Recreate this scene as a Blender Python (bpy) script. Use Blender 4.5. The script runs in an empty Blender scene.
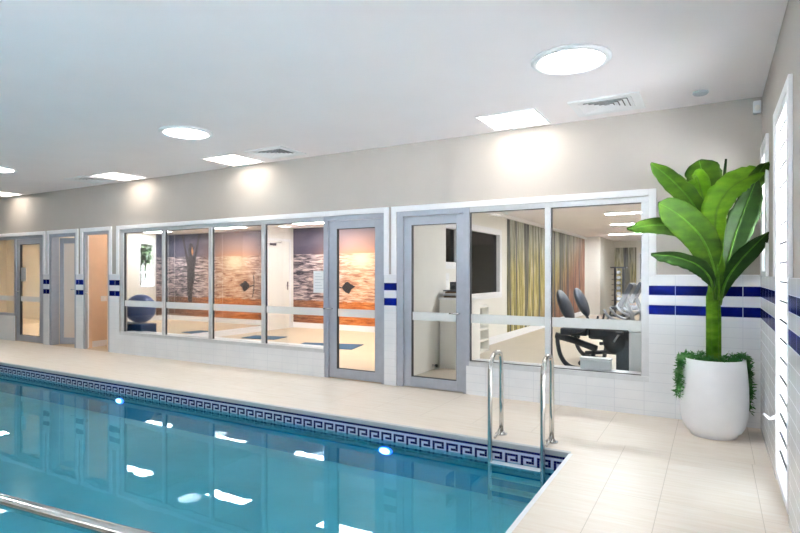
import bpy, bmesh, math, random
from mathutils import Vector, Matrix
random.seed(7)
S = bpy.context.scene
COL = S.collection
PI = math.pi
def R(d): return math.radians(d)

# ------------------------------------------------------------------ camera, world, exposure
CAM_H = 1.36
YAW = R(29.77)
FPX = 549.0
cd = bpy.data.cameras.new('camera'); cam = bpy.data.objects.new('camera', cd); COL.objects.link(cam)
cam.location = (0, 0, CAM_H); cam.rotation_euler = (R(90), 0, YAW)
cd.sensor_width = 36; cd.lens = 36 * FPX / 800; cd.shift_y = 6.7 / 800; cd.clip_start = 0.05; cd.clip_end = 300
S.camera = cam
S.view_settings.view_transform = 'Standard'; S.view_settings.look = 'None'
S.view_settings.gamma = 1; S.view_settings.use_curve_mapping = False
S.view_settings.exposure = 2.1
W = bpy.data.worlds.new('world'); S.world = W; W.use_nodes = True
nt = W.node_tree; bg = nt.nodes['Background']
tc = nt.nodes.new('ShaderNodeTexCoord'); sp = nt.nodes.new('ShaderNodeSeparateXYZ'); cr = nt.nodes.new('ShaderNodeValToRGB')
nt.links.new(tc.outputs['Generated'], sp.inputs[0]); nt.links.new(sp.outputs['Z'], cr.inputs[0])
cr.color_ramp.elements[0].position = 0.0; cr.color_ramp.elements[0].color = (.92, .95, .98, 1)
cr.color_ramp.elements[1].position = 0.9; cr.color_ramp.elements[1].color = (.70, .84, 1, 1)
nt.links.new(cr.outputs[0], bg.inputs[0]); bg.inputs[1].default_value = .8
sd = bpy.data.lights.new('sun', 'SUN'); sd.energy = 250; sd.angle = R(.6); sd.color = (.96, .975, 1)
sun = bpy.data.objects.new('sun', sd); COL.objects.link(sun); sun.rotation_euler = Vector((.12, -.62, -.78)).to_track_quat('-Z', 'Y').to_euler()   # stands behind the building, lights the paving outside
PANEL_E, TUBE_E, ROOM_E, SIDE_E, GYM_E = 2.6, 7.0, 14.5, 62.0, 19.0
S.cycles.transparent_max_bounces = 24
S.cycles.max_bounces = 12; S.cycles.diffuse_bounces = 6; S.cycles.glossy_bounces = 6
S.cycles.sample_clamp_indirect = 6
S.cycles.caustics_reflective = False; S.cycles.caustics_refractive = False

# ------------------------------------------------------------------ tags and object helpers
def tag(o, label=None, cat=None, group=None, kind=None):
    if label: o['label'] = label
    if cat: o['category'] = cat
    if group: o['group'] = group
    if kind: o['kind'] = kind
    return o
def empty(name, loc=(0, 0, 0), rz=0, label=None, cat=None, group=None, kind=None):
    o = bpy.data.objects.new(name, None); COL.objects.link(o)
    o.location = loc; o.rotation_euler = (0, 0, rz); o.empty_display_size = .1
    return tag(o, label, cat, group, kind)
def copy_tree(o, parent=None):
    c = o.copy(); COL.objects.link(c); c.parent = parent
    for ch in o.children: copy_tree(ch, c)
    return c

class MB:
    def __init__(s): s.b = bmesh.new()
    def box(s, x0, x1, y0, y1, z0, z1, mi=0, bev=0):
        vs = [s.b.verts.new((x, y, z)) for x in (x0, x1) for y in (y0, y1) for z in (z0, z1)]
        fs = []
        for q in ((0, 1, 3, 2), (4, 6, 7, 5), (0, 4, 5, 1), (2, 3, 7, 6), (0, 2, 6, 4), (1, 5, 7, 3)):
            f = s.b.faces.new([vs[i] for i in q]); f.material_index = mi; fs.append(f)
        if bev:
            es = list({e for f in fs for e in f.edges})
            bmesh.ops.bevel(s.b, geom=es, offset=bev, segments=2, affect='EDGES', profile=.6)
        return s
    def face(s, pts, mi=0):
        f = s.b.faces.new([s.b.verts.new(p) for p in pts]); f.material_index = mi; return s
    def prism(s, pts, axis, a, b, mi=0):
        # pts: 2D outline; axis: extrusion axis index; a..b range
        def mk(p, t):
            l = list(p); l.insert(axis, t); return l
        A = [s.b.verts.new(mk(p, a)) for p in pts]; B = [s.b.verts.new(mk(p, b)) for p in pts]
        n = len(pts)
        for q in [list(reversed(A)), B] + [[A[i], A[(i + 1) % n], B[(i + 1) % n], B[i]] for i in range(n)]:
            f = s.b.faces.new(q); f.material_index = mi
        return s
    def tube(s, pts, r, n=12, caps=True, mi=0):
        pts = [Vector(p) for p in pts]; rr = r if isinstance(r, (list, tuple)) else [r] * len(pts)
        rings = []; up = None
        for i, p in enumerate(pts):
            t = (pts[min(i + 1, len(pts) - 1)] - pts[max(i - 1, 0)]).normalized()
            if up is None:
                up = Vector((0, 0, 1)) if abs(t.z) < .9 else Vector((1, 0, 0))
            u = (up - t * up.dot(t)).normalized(); v = t.cross(u); up = u
            rings.append([s.b.verts.new(p + (u * math.cos(2 * PI * k / n) + v * math.sin(2 * PI * k / n)) * rr[i]) for k in range(n)])
        for a, b in zip(rings, rings[1:]):
            for k in range(n):
                f = s.b.faces.new((a[k], a[(k + 1) % n], b[(k + 1) % n], b[k])); f.smooth = True; f.material_index = mi
        if caps:
            f = s.b.faces.new(list(reversed(rings[0]))); f.material_index = mi
            f = s.b.faces.new(rings[-1]); f.material_index = mi
        return s
    def lathe(s, prof, c=(0, 0, 0), n=40, mi=0, axis='z', smooth=True):
        rings = []
        for r, h in prof:
            ring = []
            for k in range(n):
                a = 2 * PI * k / n
                p = (r * math.cos(a), r * math.sin(a), h)
                if axis == 'y': p = (p[0], h, p[1])
                if axis == 'x': p = (h, p[0], p[1])
                ring.append(s.b.verts.new((c[0] + p[0], c[1] + p[1], c[2] + p[2])))
            rings.append(ring)
        for a, b in zip(rings, rings[1:]):
            for k in range(n):
                f = s.b.faces.new((a[k], a[(k + 1) % n], b[(k + 1) % n], b[k])); f.smooth = smooth; f.material_index = mi
        for ring in (rings[0], rings[-1]):
            f = s.b.faces.new(ring); f.material_index = mi
        return s
    def ball(s, c, r, sc=(1, 1, 1), u=20, v=14, mi=0, rot=None):
        M = Matrix.Translation(c) @ (rot.to_4x4() if rot else Matrix.Identity(4)) @ Matrix.Diagonal((r * sc[0], r * sc[1], r * sc[2], 1))
        d = bmesh.ops.create_uvsphere(s.b, u_segments=u, v_segments=v, radius=1, matrix=M)
        for vv in d['verts']:
            for f in vv.link_faces: f.smooth = True; f.material_index = mi
        return s
    def xf(s, M):
        bmesh.ops.transform(s.b, matrix=M, verts=s.b.verts[:]); return s
    def build(s, name, mat, parent=None, label=None, bevel=0, solid=0, subsurf=0, recalc=True):
        if recalc: bmesh.ops.recalc_face_normals(s.b, faces=s.b.faces[:])
        me = bpy.data.meshes.new(name); s.b.to_mesh(me); s.b.free()
        for m in (mat if isinstance(mat, (list, tuple)) else [mat]): me.materials.append(m)
        o = bpy.data.objects.new(name, me); COL.objects.link(o)
        if parent: o.parent = parent
        if label: o['label'] = label
        if solid:
            m = o.modifiers.new('solid', 'SOLIDIFY'); m.thickness = solid; m.offset = 0
        if bevel:
            m = o.modifiers.new('bevel', 'BEVEL'); m.width = bevel; m.segments = 2; m.limit_method = 'ANGLE'
        if subsurf:
            m = o.modifiers.new('sub', 'SUBSURF'); m.levels = subsurf; m.render_levels = subsurf
        return o
def struct(mb, name, mat, label, cat, **k):
    return tag(mb.build(name, mat, **k), label, cat, None, 'structure')

def bez(pts, n=8):
    # Catmull-Rom through pts
    P = [Vector(p) for p in pts]; P = [P[0] * 2 - P[1]] + P + [P[-1] * 2 - P[-2]]
    out = []
    for i in range(1, len(P) - 2):
        for k in range(n):
            t = k / n; a, b, c, d = P[i - 1:i + 3]
            out.append(.5 * ((2 * b) + (c - a) * t + (2 * a - 5 * b + 4 * c - d) * t * t + (3 * b - a - 3 * c + d) * t ** 3))
    out.append(P[-2]); return out

# ------------------------------------------------------------------ materials
def lin(c): return tuple((v / 255 / 12.92 if v / 255 <= .04045 else ((v / 255 + .055) / 1.055) ** 2.4) for v in c) + (1,)
class G:
    def __init__(s, name):
        s.m = bpy.data.materials.new(name); s.m.use_nodes = True; s.t = s.m.node_tree; s.n = s.t.nodes
        s.p = s.n['Principled BSDF']; s.out = s.n['Material Output']
    def node(s, typ, **k):
        nd = s.n.new(typ)
        for a, v in k.items(): setattr(nd, a, v)
        return nd
    def set(s, sock, v):
        if hasattr(v, 'is_output'): s.t.links.new(v, sock)
        elif v is not None: sock.default_value = v
    def math(s, op, a, b=None, c=None):
        nd = s.node('ShaderNodeMath', operation=op)
        s.set(nd.inputs[0], a); s.set(nd.inputs[1], b); s.set(nd.inputs[2], c)
        return nd.outputs[0]
    def obj(s):
        if not hasattr(s, '_xyz'):
            t = s.node('ShaderNodeTexCoord'); x = s.node('ShaderNodeSeparateXYZ'); s.t.links.new(t.outputs['Object'], x.inputs[0])
            s._vec = t.outputs['Object']; s._xyz = x.outputs
        return s._xyz
    def noise(s, scale=5, detail=3, vec=None, stretch=None, rough=.5, dist=0):
        s.obj(); nd = s.node('ShaderNodeTexNoise'); v = vec or s._vec
        if stretch:
            mp = s.node('ShaderNodeMapping'); s.t.links.new(v, mp.inputs[0]); mp.inputs['Scale'].default_value = stretch; v = mp.outputs[0]
        s.t.links.new(v, nd.inputs['Vector']); nd.inputs['Scale'].default_value = scale; nd.inputs['Detail'].default_value = detail
        nd.inputs['Roughness'].default_value = rough; nd.inputs['Distortion'].default_value = dist
        return nd.outputs['Fac']
    def mix(s, f, a, b):
        nd = s.node('ShaderNodeMix', data_type='RGBA')
        s.set(nd.inputs[0], f); s.set(nd.inputs[6], a); s.set(nd.inputs[7], b); return nd.outputs[2]
    def ramp(s, f, stops):
        nd = s.node('ShaderNodeValToRGB'); e = nd.color_ramp.elements
        while len(e) < len(stops): e.new(.5)
        for el, (p, c) in zip(e, stops): el.position = p; el.color = c
        s.t.links.new(f, nd.inputs[0]); return nd.outputs[0]
    def bump(s, h, strength=.2, dist=.01):
        nd = s.node('ShaderNodeBump'); nd.inputs['Strength'].default_value = strength; nd.inputs['Distance'].default_value = dist
        s.t.links.new(h, nd.inputs['Height']); s.t.links.new(nd.outputs[0], s.p.inputs['Normal'])
    def fin(s, col, rough=.5, metal=0, spec=None):
        s.set(s.p.inputs['Base Color'], col); s.set(s.p.inputs['Roughness'], rough); s.set(s.p.inputs['Metallic'], metal)
        if spec is not None: s.p.inputs['Specular IOR Level'].default_value = spec
        return s.m
def mat(name, c, rough=.5, metal=0, var=.06, scale=6, bump=0, spec=None, stretch=None):
    g = G(name); c = lin(c); f = g.noise(scale, 4, stretch=stretch)
    d = tuple(max(0, v * (1 - var * 1.5)) for v in c[:3]) + (1,); e = tuple(min(1, v * (1 + var)) for v in c[:3]) + (1,)
    col = g.ramp(f, [(.3, d), (.7, e)])
    if bump: g.bump(f, bump, .004)
    return g.fin(col, rough, metal, spec)
def emit(name, c, e):
    g = G(name); f = g.noise(40, 1)
    g.fin((.9, .9, .9, 1), .4); g.p.inputs['Emission Color'].default_value = c; g.p.inputs['Emission Strength'].default_value = e
    return g.m
def glass(name, tint=(.97, .985, .985), f0=1.0, rough=0.0):
    g = G(name); tr = g.node('ShaderNodeBsdfTransparent'); gl = g.node('ShaderNodeBsdfGlossy'); fr = g.node('ShaderNodeFresnel'); mx = g.node('ShaderNodeMixShader')
    tr.inputs[0].default_value = tint + (1,); gl.inputs['Roughness'].default_value = rough; fr.inputs[0].default_value = 1.5
    g.t.links.new(g.math('MULTIPLY', fr.outputs[0], f0), mx.inputs[0]); g.t.links.new(tr.outputs[0], mx.inputs[1]); g.t.links.new(gl.outputs[0], mx.inputs[2])
    g.t.links.new(mx.outputs[0], g.out.inputs[0]); g.n.remove(g.p); return g.m

M = {}
M['wall'] = mat('wall_paint', (178, 172, 166), .6, var=.015, scale=3)
M['ceil'] = mat('ceiling_paint', (246, 240, 242), .7, var=.01, scale=2)
M['trim'] = mat('white_gloss_trim', (240, 241, 244), .35, var=.01)
M['alu'] = mat('powder_coated_aluminium', (176, 182, 194), .4, .25, var=.03, scale=14)
M['alu_l'] = mat('silver_aluminium', (214, 217, 220), .4, .3, var=.03, scale=14)
M['gasket'] = mat('dark_gasket', (60, 62, 66), .6)
M['steel'] = mat('stainless_steel', (205, 203, 198), .16, 1.0, var=.05, scale=20)
M['chrome'] = mat('chrome', (215, 215, 218), .12, 1.0, var=.03)
M['beige'] = mat('beige_wall_paint', (226, 200, 172), .7, var=.02)
M['cream'] = mat('cream_wall_paint', (232, 224, 208), .7, var=.02)
M['white'] = mat('white_paint', (238, 236, 230), .5, var=.015)
M['pot'] = mat('white_glazed_pot', (236, 237, 240), .35, var=.015, scale=8)
M['black'] = mat('black_rubber', (40, 44, 50), .5, var=.1, scale=20)
M['dark'] = mat('charcoal_steel', (70, 74, 80), .4, .3, var=.08, scale=12)
M['pad'] = mat('grey_vinyl_pad', (58, 66, 78), .45, var=.1, scale=15, bump=.1)
M['lgrey'] = mat('light_grey_plastic', (175, 180, 188), .4, var=.04)
M['wplast'] = mat('white_plastic', (228, 232, 234), .4, var=.02)
M['blueball'] = mat('blue_rubber', (26, 64, 122), .3, var=.06)
M['bluebox'] = mat('navy_foam', (10, 46, 88), .6, var=.12, scale=18)
M['bluemat'] = mat('blue_yoga_mat', (50, 88, 120), .8, var=.08, scale=25, bump=.2)
M['soil'] = mat('potting_soil', (105, 78, 52), .9, var=.4, scale=60, bump=.6)
M['paper'] = mat('paper', (240, 241, 242), .7, var=.01)
M['vinyl'] = mat('cream_vinyl_floor', (212, 190, 160), .45, var=.03, scale=2.5)
M['gymfloor'] = mat('beige_gym_floor', (192, 181, 165), .5, var=.03, scale=2.5)
M['outground'] = mat('pale_paving', (212, 213, 214), .9, var=.06, scale=3)
M['hedge'] = mat('hedge_leaves', (58, 84, 52), .7, var=.5, scale=14, bump=.5)
M['coping'] = mat('grey_coping_tile', (196, 199, 199), .4, var=.03, scale=8)
M['frost'] = None
M['glass'] = glass('window_glass', (.975, .985, .985), .32)
M['tint'] = glass('darkened_glass', (.10, .105, .11), .8)  # dark tint stands in for a dim court behind the panes
M['mirror'] = mat('mirror_silver', (236, 238, 236), .02, 1.0, var=0)
M['panel'] = emit('warm_led_panel', (1, .90, .77, 1), PANEL_E)
M['tube'] = emit('daylight_diffuser', (.93, .965, 1, 1), TUBE_E)
M['room'] = emit('neutral_led_panel', (.98, .98, .98, 1), ROOM_E)
M['gymlight'] = emit('white_led_panel', (.95, .98, 1, 1), GYM_E)
M['side'] = emit('dim_led_panel', (1, .95, .86, 1), SIDE_E)
M['poolled'] = emit('pool_led_lens', (.8, .9, 1, 1), 2.5)
M['poolhalo'] = emit('blue_halo_ring', (.01, .09, 1, 1), 1.6)  # emissive ring stands for the blue halo around the lens
g = G('frosted_strip'); tr = g.node('ShaderNodeBsdfTransparent'); mx = g.node('ShaderNodeMixShader'); f = g.noise(30, 2)
g.fin((.86, .9, .91, 1), .5); g.t.links.new(tr.outputs[0], mx.inputs[1]); g.t.links.new(g.p.outputs[0], mx.inputs[2])
g.t.links.new(g.math('MULTIPLY_ADD', f, .06, .66), mx.inputs[0]); g.t.links.new(mx.outputs[0], g.out.inputs[0]); M['frost'] = g.m
g = G('obscure_panel'); g.fin(g.mix(g.noise(4, 2), (.83, .72, .64, 1), (.86, .76, .68, 1)), .25); M['obscure'] = g.m

def wall_tiles(name, ax, off):
    g = G(name); x = g.obj(); z = x[2]; u = x[ax]
    r = g.math('DIVIDE', g.math('SUBTRACT', 1.335, z), .092)
    row = g.math('FLOOR', r); fr = g.math('FRACT', r)
    b1 = g.math('COMPARE', row, 1, .1); b3 = g.math('COMPARE', row, 3, .1); blue = g.math('ADD', b1, b3)
    cu = g.math('FRACT', g.math('DIVIDE', g.math('SUBTRACT', u, off), .268))
    jv = g.math('LESS_THAN', g.math('MINIMUM', cu, g.math('SUBTRACT', 1, cu)), .009)
    jh = g.math('LESS_THAN', g.math('MINIMUM', fr, g.math('SUBTRACT', 1, fr)), .022)
    j = g.math('MAXIMUM', jv, jh)
    nz = g.noise(3, 3)
    white = g.ramp(nz, [(.3, lin((229, 232, 236))), (.7, lin((238, 240, 243)))])
    bl = g.ramp(g.noise(9, 4), [(.3, lin((3, 10, 74))), (.7, lin((6, 20, 98)))])
    col = g.mix(j, g.mix(blue, white, bl), g.mix(blue, lin((214, 218, 224)), lin((196, 204, 222))))
    g.bump(g.math('SUBTRACT', 1, j), .12, .002)
    g.set(g.p.inputs['Specular IOR Level'], g.math('MULTIPLY_ADD', blue, -.375, .38))
    return g.fin(col, g.math('MULTIPLY_ADD', j, .4, .2))
M['tile_x'] = wall_tiles('white_and_navy_wall_tiles', 0, -.046)
M['tile_y'] = wall_tiles('white_and_navy_wall_tiles_side', 1, .10)

# deck tiles
g = G('cream_deck_tiles'); x, y, z = g.obj()[:3]
def line(c, pos, w=.0022): return g.math('LESS_THAN', g.math('ABSOLUTE', g.math('SUBTRACT', c, pos)), w)
def period(c, off, per, w=.0022):
    f = g.math('FRACT', g.math('DIVIDE', g.math('SUBTRACT', c, off), per))
    return g.math('LESS_THAN', g.math('MINIMUM', f, g.math('SUBTRACT', 1, f)), w / per)
far = g.math('GREATER_THAN', y, 4.64)
nl = g.math('MAXIMUM', line(x, -.607), g.math('MAXIMUM', line(x, -.283), line(x, .235)))
nl = g.math('MAXIMUM', nl, period(y, 4.63, 1.02, .0016))
fl = g.math('MAXIMUM', period(x, -.285, .538), period(y, 5.19, .55, .0012))
j = g.math('ADD', g.math('MULTIPLY', far, fl), g.math('MULTIPLY', g.math('SUBTRACT', 1, far), nl))
grain = g.noise(5, 5, stretch=(.5, 7, 1), rough=.6)
big = g.noise(1.2, 2)
base = g.ramp(grain, [(.3, lin((226, 213, 196))), (.5, lin((233, 222, 208))), (.72, lin((238, 230, 219)))])
col = g.mix(j, base, lin((204, 192, 176)))
M['deck'] = g.fin(col, g.math('MULTIPLY_ADD', grain, .12, .34), 0, .4)

# pool interior and water
g = G('aqua_pool_lining'); f = g.noise(1.1, 3)
M['lining'] = g.fin(g.ramp(f, [(.3, lin((6, 120, 178))), (.7, lin((10, 134, 192)))]), .6)
g = G('pool_water'); tr = g.node('ShaderNodeBsdfTransparent'); gl = g.node('ShaderNodeBsdfGlossy'); fr = g.node('ShaderNodeFresnel'); mx = g.node('ShaderNodeMixShader')
df = g.node('ShaderNodeBsdfDiffuse'); m2 = g.node('ShaderNodeMixShader'); m2.inputs[0].default_value = .30      # scattering body of the water
g.t.links.new(g.ramp(g.noise(.5, 2), [(.3, (.006, .29, .47, 1)), (.7, (.010, .33, .52, 1))]), df.inputs[0])
tr.inputs[0].default_value = (.42, .92, 1, 1); gl.inputs['Roughness'].default_value = .0; gl.inputs[0].default_value = (.70, .91, 1, 1); fr.inputs[0].default_value = 1.33
h = g.noise(1.6, 3, stretch=(1, 1.6, 1), dist=.5); bp = g.node('ShaderNodeBump'); bp.inputs['Strength'].default_value = .03; bp.inputs['Distance'].default_value = .03
g.t.links.new(h, bp.inputs['Height'])
for nd in (gl, fr): g.t.links.new(bp.outputs[0], nd.inputs['Normal'])
g.t.links.new(tr.outputs[0], m2.inputs[1]); g.t.links.new(df.outputs[0], m2.inputs[2])
g.t.links.new(fr.outputs[0], mx.inputs[0]); g.t.links.new(m2.outputs[0], mx.inputs[1]); g.t.links.new(gl.outputs[0], mx.inputs[2])
g.t.links.new(mx.outputs[0], g.out.inputs[0]); g.n.remove(g.p); M['water'] = g.m
M['navy_mosaic'] = mat('navy_mosaic_tile', (4, 8, 84), .25, var=.25, scale=45, spec=.03)
M['white_mosaic'] = mat('white_mosaic_tile', (214, 222, 238), .2, var=.05, scale=45)

# leaves
def leafmat(name, a, b, c):
    g = G(name); f = g.noise(3, 4, stretch=(2, 2, 6)); v = g.noise(22, 2)
    col = g.ramp(g.math('MULTIPLY_ADD', v, .25, g.math('MULTIPLY', f, .75)), [(.3, lin(a)), (.5, lin(b)), (.72, lin(c))])
    g.fin(col, .6, 0, .1); g.bump(v, .15, .003)
    tl = g.node('ShaderNodeBsdfTranslucent'); g.t.links.new(col, tl.inputs[0]); mx = g.node('ShaderNodeMixShader'); mx.inputs[0].default_value = .14
    g.t.links.new(g.p.outputs[0], mx.inputs[1]); g.t.links.new(tl.outputs[0], mx.inputs[2]); g.t.links.new(mx.outputs[0], g.out.inputs[0]); return g.m
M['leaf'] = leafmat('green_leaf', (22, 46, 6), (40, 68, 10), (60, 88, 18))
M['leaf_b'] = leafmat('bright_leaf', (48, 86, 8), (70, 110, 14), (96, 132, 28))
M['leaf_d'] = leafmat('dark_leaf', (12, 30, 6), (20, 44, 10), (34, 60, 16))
M['rib'] = leafmat('leaf_rib', (46, 80, 20), (62, 98, 28), (80, 116, 40))
M['stem'] = leafmat('green_trunk', (48, 88, 12), (70, 114, 20), (104, 146, 40))
M['fern'] = leafmat('trailing_green', (36, 84, 36), (62, 118, 58), (110, 158, 100))

# sunset mural
def mural_mat():
    g = G('sunset_sea_print'); x, y, z = g.obj()[:3]
    wav = g.noise(3.4, 6, stretch=(1, 1, 7), rough=.62, dist=.6)
    cl = g.noise(1.3, 4, stretch=(.7, 1, 1.6))
    dx = g.math('SUBTRACT', x, -7.12); d2 = g.math('POWER', g.math('DIVIDE', dx, .95), 2)
    glow = g.math('POWER', 2.718, g.math('MULTIPLY', d2, -1))
    dz = g.math('SUBTRACT', z, 1.83)
    sky_a = g.ramp(cl, [(.35, lin((46, 54, 80))), (.65, lin((98, 94, 114)))])
    sky_w = g.ramp(g.math('MULTIPLY_ADD', cl, .15, g.math('MULTIPLY', dz, 1.5)), [(.05, lin((236, 168, 132))), (.35, lin((206, 166, 154))), (.9, lin((182, 164, 170)))])
    sky = g.mix(g.math('MULTIPLY', glow, .95), sky_a, sky_w)
    sea_c = g.ramp(wav, [(.40, lin((44, 46, 60))), (.5, lin((128, 118, 128))), (.6, lin((206, 186, 184)))])
    sea_w = g.ramp(wav, [(.38, lin((170, 116, 92))), (.48, lin((216, 162, 128))), (.6, lin((236, 204, 176)))])
    sea = g.mix(glow, sea_c, sea_w)
    sd = g.math('ADD', g.math('POWER', g.math('DIVIDE', dx, .32), 2), g.math('POWER', g.math('DIVIDE', g.math('SUBTRACT', z, 1.68), .2), 2))
    sea = g.mix(g.math('POWER', 2.718, g.math('MULTIPLY', sd, -1)), sea, (.95, .8, .55, 1))
    sand_n = g.noise(3, 6, stretch=(.8, 1, 9), rough=.65)
    sand_w = g.ramp(sand_n, [(.35, lin((140, 74, 44))), (.5, lin((204, 116, 58))), (.65, lin((232, 158, 98)))])
    sand_c = g.ramp(sand_n, [(.35, lin((62, 46, 46))), (.5, lin((112, 84, 74))), (.65, lin((160, 124, 108)))])
    glow2 = g.math('POWER', 2.718, g.math('MULTIPLY', g.math('POWER', g.math('DIVIDE', dx, 1.5), 2), -1))
    sand = g.mix(glow2, sand_c, sand_w)
    c = g.mix(g.math('GREATER_THAN', dz, 0), g.mix(g.math('LESS_THAN', g.math('MULTIPLY_ADD', wav, .12, z), .74), sea, sand), sky)
    return g.fin(c, .6, 0, .2)
M['mural'] = mural_mat()
M['mural_dark'] = mat('mural_silhouette', (52, 46, 50), .6, var=.12, scale=8)
M['mural_brown'] = mat('mural_figure', (62, 56, 60), .6, var=.12, scale=8)
M['mural_gold'] = mat('mural_gold_light', (232, 150, 80), .6, var=.2, scale=8)
def forest_mat(name, ax, o0, o1):
    g = G(name); x = g.obj(); u = x[ax]; z = x[2]
    st = (1, 11, .8) if ax == 1 else (14, 1, .8)
    t = g.math('DIVIDE', g.math('SUBTRACT', u, o0), o1 - o0)
    tr_ = g.noise(1.0, 2, stretch=(0, 2.6, .12) if ax == 1 else (2.6, 0, .12), dist=.2)
    fine = g.noise(1.2, 6, stretch=st, rough=.7)
    a = g.ramp(fine, [(.36, lin((84, 88, 60))), (.47, lin((150, 140, 84))), (.56, lin((196, 180, 120))), (.66, lin((222, 216, 196)))])
    b = g.ramp(fine, [(.34, lin((72, 52, 46))), (.5, lin((140, 98, 78))), (.66, lin((186, 146, 124)))])
    up = g.ramp(fine, [(.36, lin((104, 108, 98))), (.5, lin((164, 164, 150))), (.64, lin((216, 218, 212)))])
    hz = g.math('MULTIPLY_ADD', g.noise(1.5, 3), .8, g.math('SUBTRACT', z, 1.7))
    ra = g.node('ShaderNodeMapRange', clamp=True); ra.inputs[1].default_value = .1; ra.inputs[2].default_value = 1.0; g.set(ra.inputs[0], hz)
    c = g.mix(ra.outputs[0], a, up)
    rb = g.node('ShaderNodeMapRange', clamp=True); rb.inputs[1].default_value = .5; rb.inputs[2].default_value = .85; g.set(rb.inputs[0], g.math('MULTIPLY_ADD', g.math('SUBTRACT', 1.5, z), .25, t))
    c = g.mix(rb.outputs[0], c, b)
    trunk = g.ramp(tr_, [(.55, (0, 0, 0, 1)), (.60, (1, 1, 1, 1))])
    c = g.mix(g.math('MULTIPLY', trunk, .75), c, lin((72, 74, 82)))
    return g.fin(c, .6, 0, .2)
M['forest'] = forest_mat('birch_forest_print', 1, 10.9, 18.6)
M['forest2'] = forest_mat('pale_forest_print', 0, -6.0, 2.0)

# ------------------------------------------------------------------ setting: shell of the pool hall
YB, YT = 5.74, 5.88          # faces of the long wall
XR = 0.365                   # right wall
CZ = 2.905
YE = 4.25                    # far pool edge
XE = -0.94                   # right pool edge
X0, Y0 = -16.0, -4.0
WZ = -.15                    # water level
b = MB()
b.box(X0, XR, YE, YB, -.25, 0); b.box(XE, XR, Y0, YE, -.25, 0); b.box(X0, -13.5, Y0, YE, -.25, 0); b.box(-13.5, XE, Y0, -2.2, -.25, 0)
struct(b, 'floor', M['deck'], 'cream stone tiled deck around the pool', 'floor')
struct(MB().box(X0, XR + .2, Y0, YB, CZ, CZ + .15), 'ceiling', M['ceil'], 'flat white ceiling over the pool hall', 'ceiling')

# openings: A window+door, B door, C door, S studio glazing, G gym glazing
OP = dict(A=(-13.4, -11.14), B=(-10.95, -10.05), C=(-9.84, -9.05), S=(-8.78, -3.50), G=(-3.33, -.54))
HEAD = 2.10
b = MB()
xs = [X0] + [v for k in 'ABCSG' for v in OP[k]] + [XR + .2]
for i in range(0, len(xs), 2): b.box(xs[i], xs[i + 1], YB, YT, 0, CZ)
for k in OP: b.box(OP[k][0], OP[k][1], YB, YT, HEAD, CZ)
b.box(-13.4, -12.2, YB, YT, 0, .5); b.box(-8.78, -4.42, YB, YT, 0, .32); b.box(-2.42, -.54, YB, YT, 0, .32)
wall_back = struct(b, 'wall_back', M['wall'], 'long warm white wall with glazed openings behind the pool', 'wall')
b = MB(); TY = YB - .012; TH = 1.335
for x0, x1 in ((-16, -13.4), (-11.14, -10.95), (-10.05, -9.84), (-9.05, -8.78), (-3.50, -3.33), (-.54, XR)): b.box(x0, x1, TY, YB, 0, TH)
for x0, x1, h in ((-13.4, -12.2, .5), (-8.78, -4.42, .32), (-2.42, -.54, .32)): b.box(x0, x1, TY, YB, 0, h)
b.build('tiled_wainscot', M['tile_x'], wall_back, 'white glazed wall tiles with two navy bands')

# right wall with louvre windows and two plain windows added beside and behind the camera for daylight
RW = [(3.66, 4.37, .04, 2.36), (5.13, 5.55, TH, 2.37), (1.6, 2.2, 1.9, 2.36), (-3.6, -.2, .1, 2.0)]
b = MB(); XO = XR + .2
ys = sorted([(a, c, z0, z1) for a, c, z0, z1 in RW]); cur = Y0
for a, c, z0, z1 in ys:
    b.box(XR, XO, cur, a, 0, CZ); b.box(XR, XO, a, c, z1, CZ); b.box(XR, XO, a, c, 0, z0); cur = c
b.box(XR, XO, cur, YB, 0, CZ)
wall_right = struct(b, 'wall_right', M['wall'], 'right wall with tall white louvre windows', 'wall')
b = MB(); cur = Y0
for a, c, z0, z1 in ys:
    b.box(XR - .012, XR, cur, a, 0, TH)
    if z0 > .5: b.box(XR - .012, XR, a, c, 0, z0)
    cur = c
b.box(XR - .012, XR, cur, TY, 0, TH)
b.build('tiled_wainscot', M['tile_y'], wall_right, 'white glazed wall tiles with two navy bands')
b = MB()
b.box(X0 - .15, X0, Y0, YB, -.25, CZ)
struct(b, 'wall_left', M['wall'], 'far end wall of the pool hall', 'wall')
b = MB(); FW = [(-2.3, -.3, .6, 2.4)]
b.box(X0, -2.3, Y0 - .15, Y0, -.25, CZ); b.box(-.3, XO, Y0 - .15, Y0, -.25, CZ); b.box(-2.3, -.3, Y0 - .15, Y0, -.25, .3); b.box(-2.3, -.3, Y0 - .15, Y0, 1.9, CZ)
struct(b, 'wall_front', M['wall'], 'wall of the pool hall behind the viewer', 'wall')
struct(MB().box(-60, 60, -40, 60, -.6, -.45), 'ground', M['outground'], 'pale paving outside the building', 'ground')

# architraves
def arch(n, x0, x1, label):
    b = MB(); w = .065; y0, y1 = YB - .024, YB
    b.box(x0 - w, x0, y0, y1, TH, HEAD + w); b.box(x1, x1 + w, y0, y1, TH, HEAD + w); b.box(x0, x1, y0, y1, HEAD, HEAD + w)
    struct(b, 'trim_%d' % n, M['trim'], label, 'trim', bevel=.004)
arch(1, *OP['A'], 'white architrave around the far left glazed opening')
arch(2, *OP['B'], 'white architrave around the doorway with the half open door')
arch(3, *OP['C'], 'white architrave around the beige open doorway')
arch(4, *OP['S'], 'white architrave around the studio glazing')
arch(5, *OP['G'], 'white architrave around the gym glazing')
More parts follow.
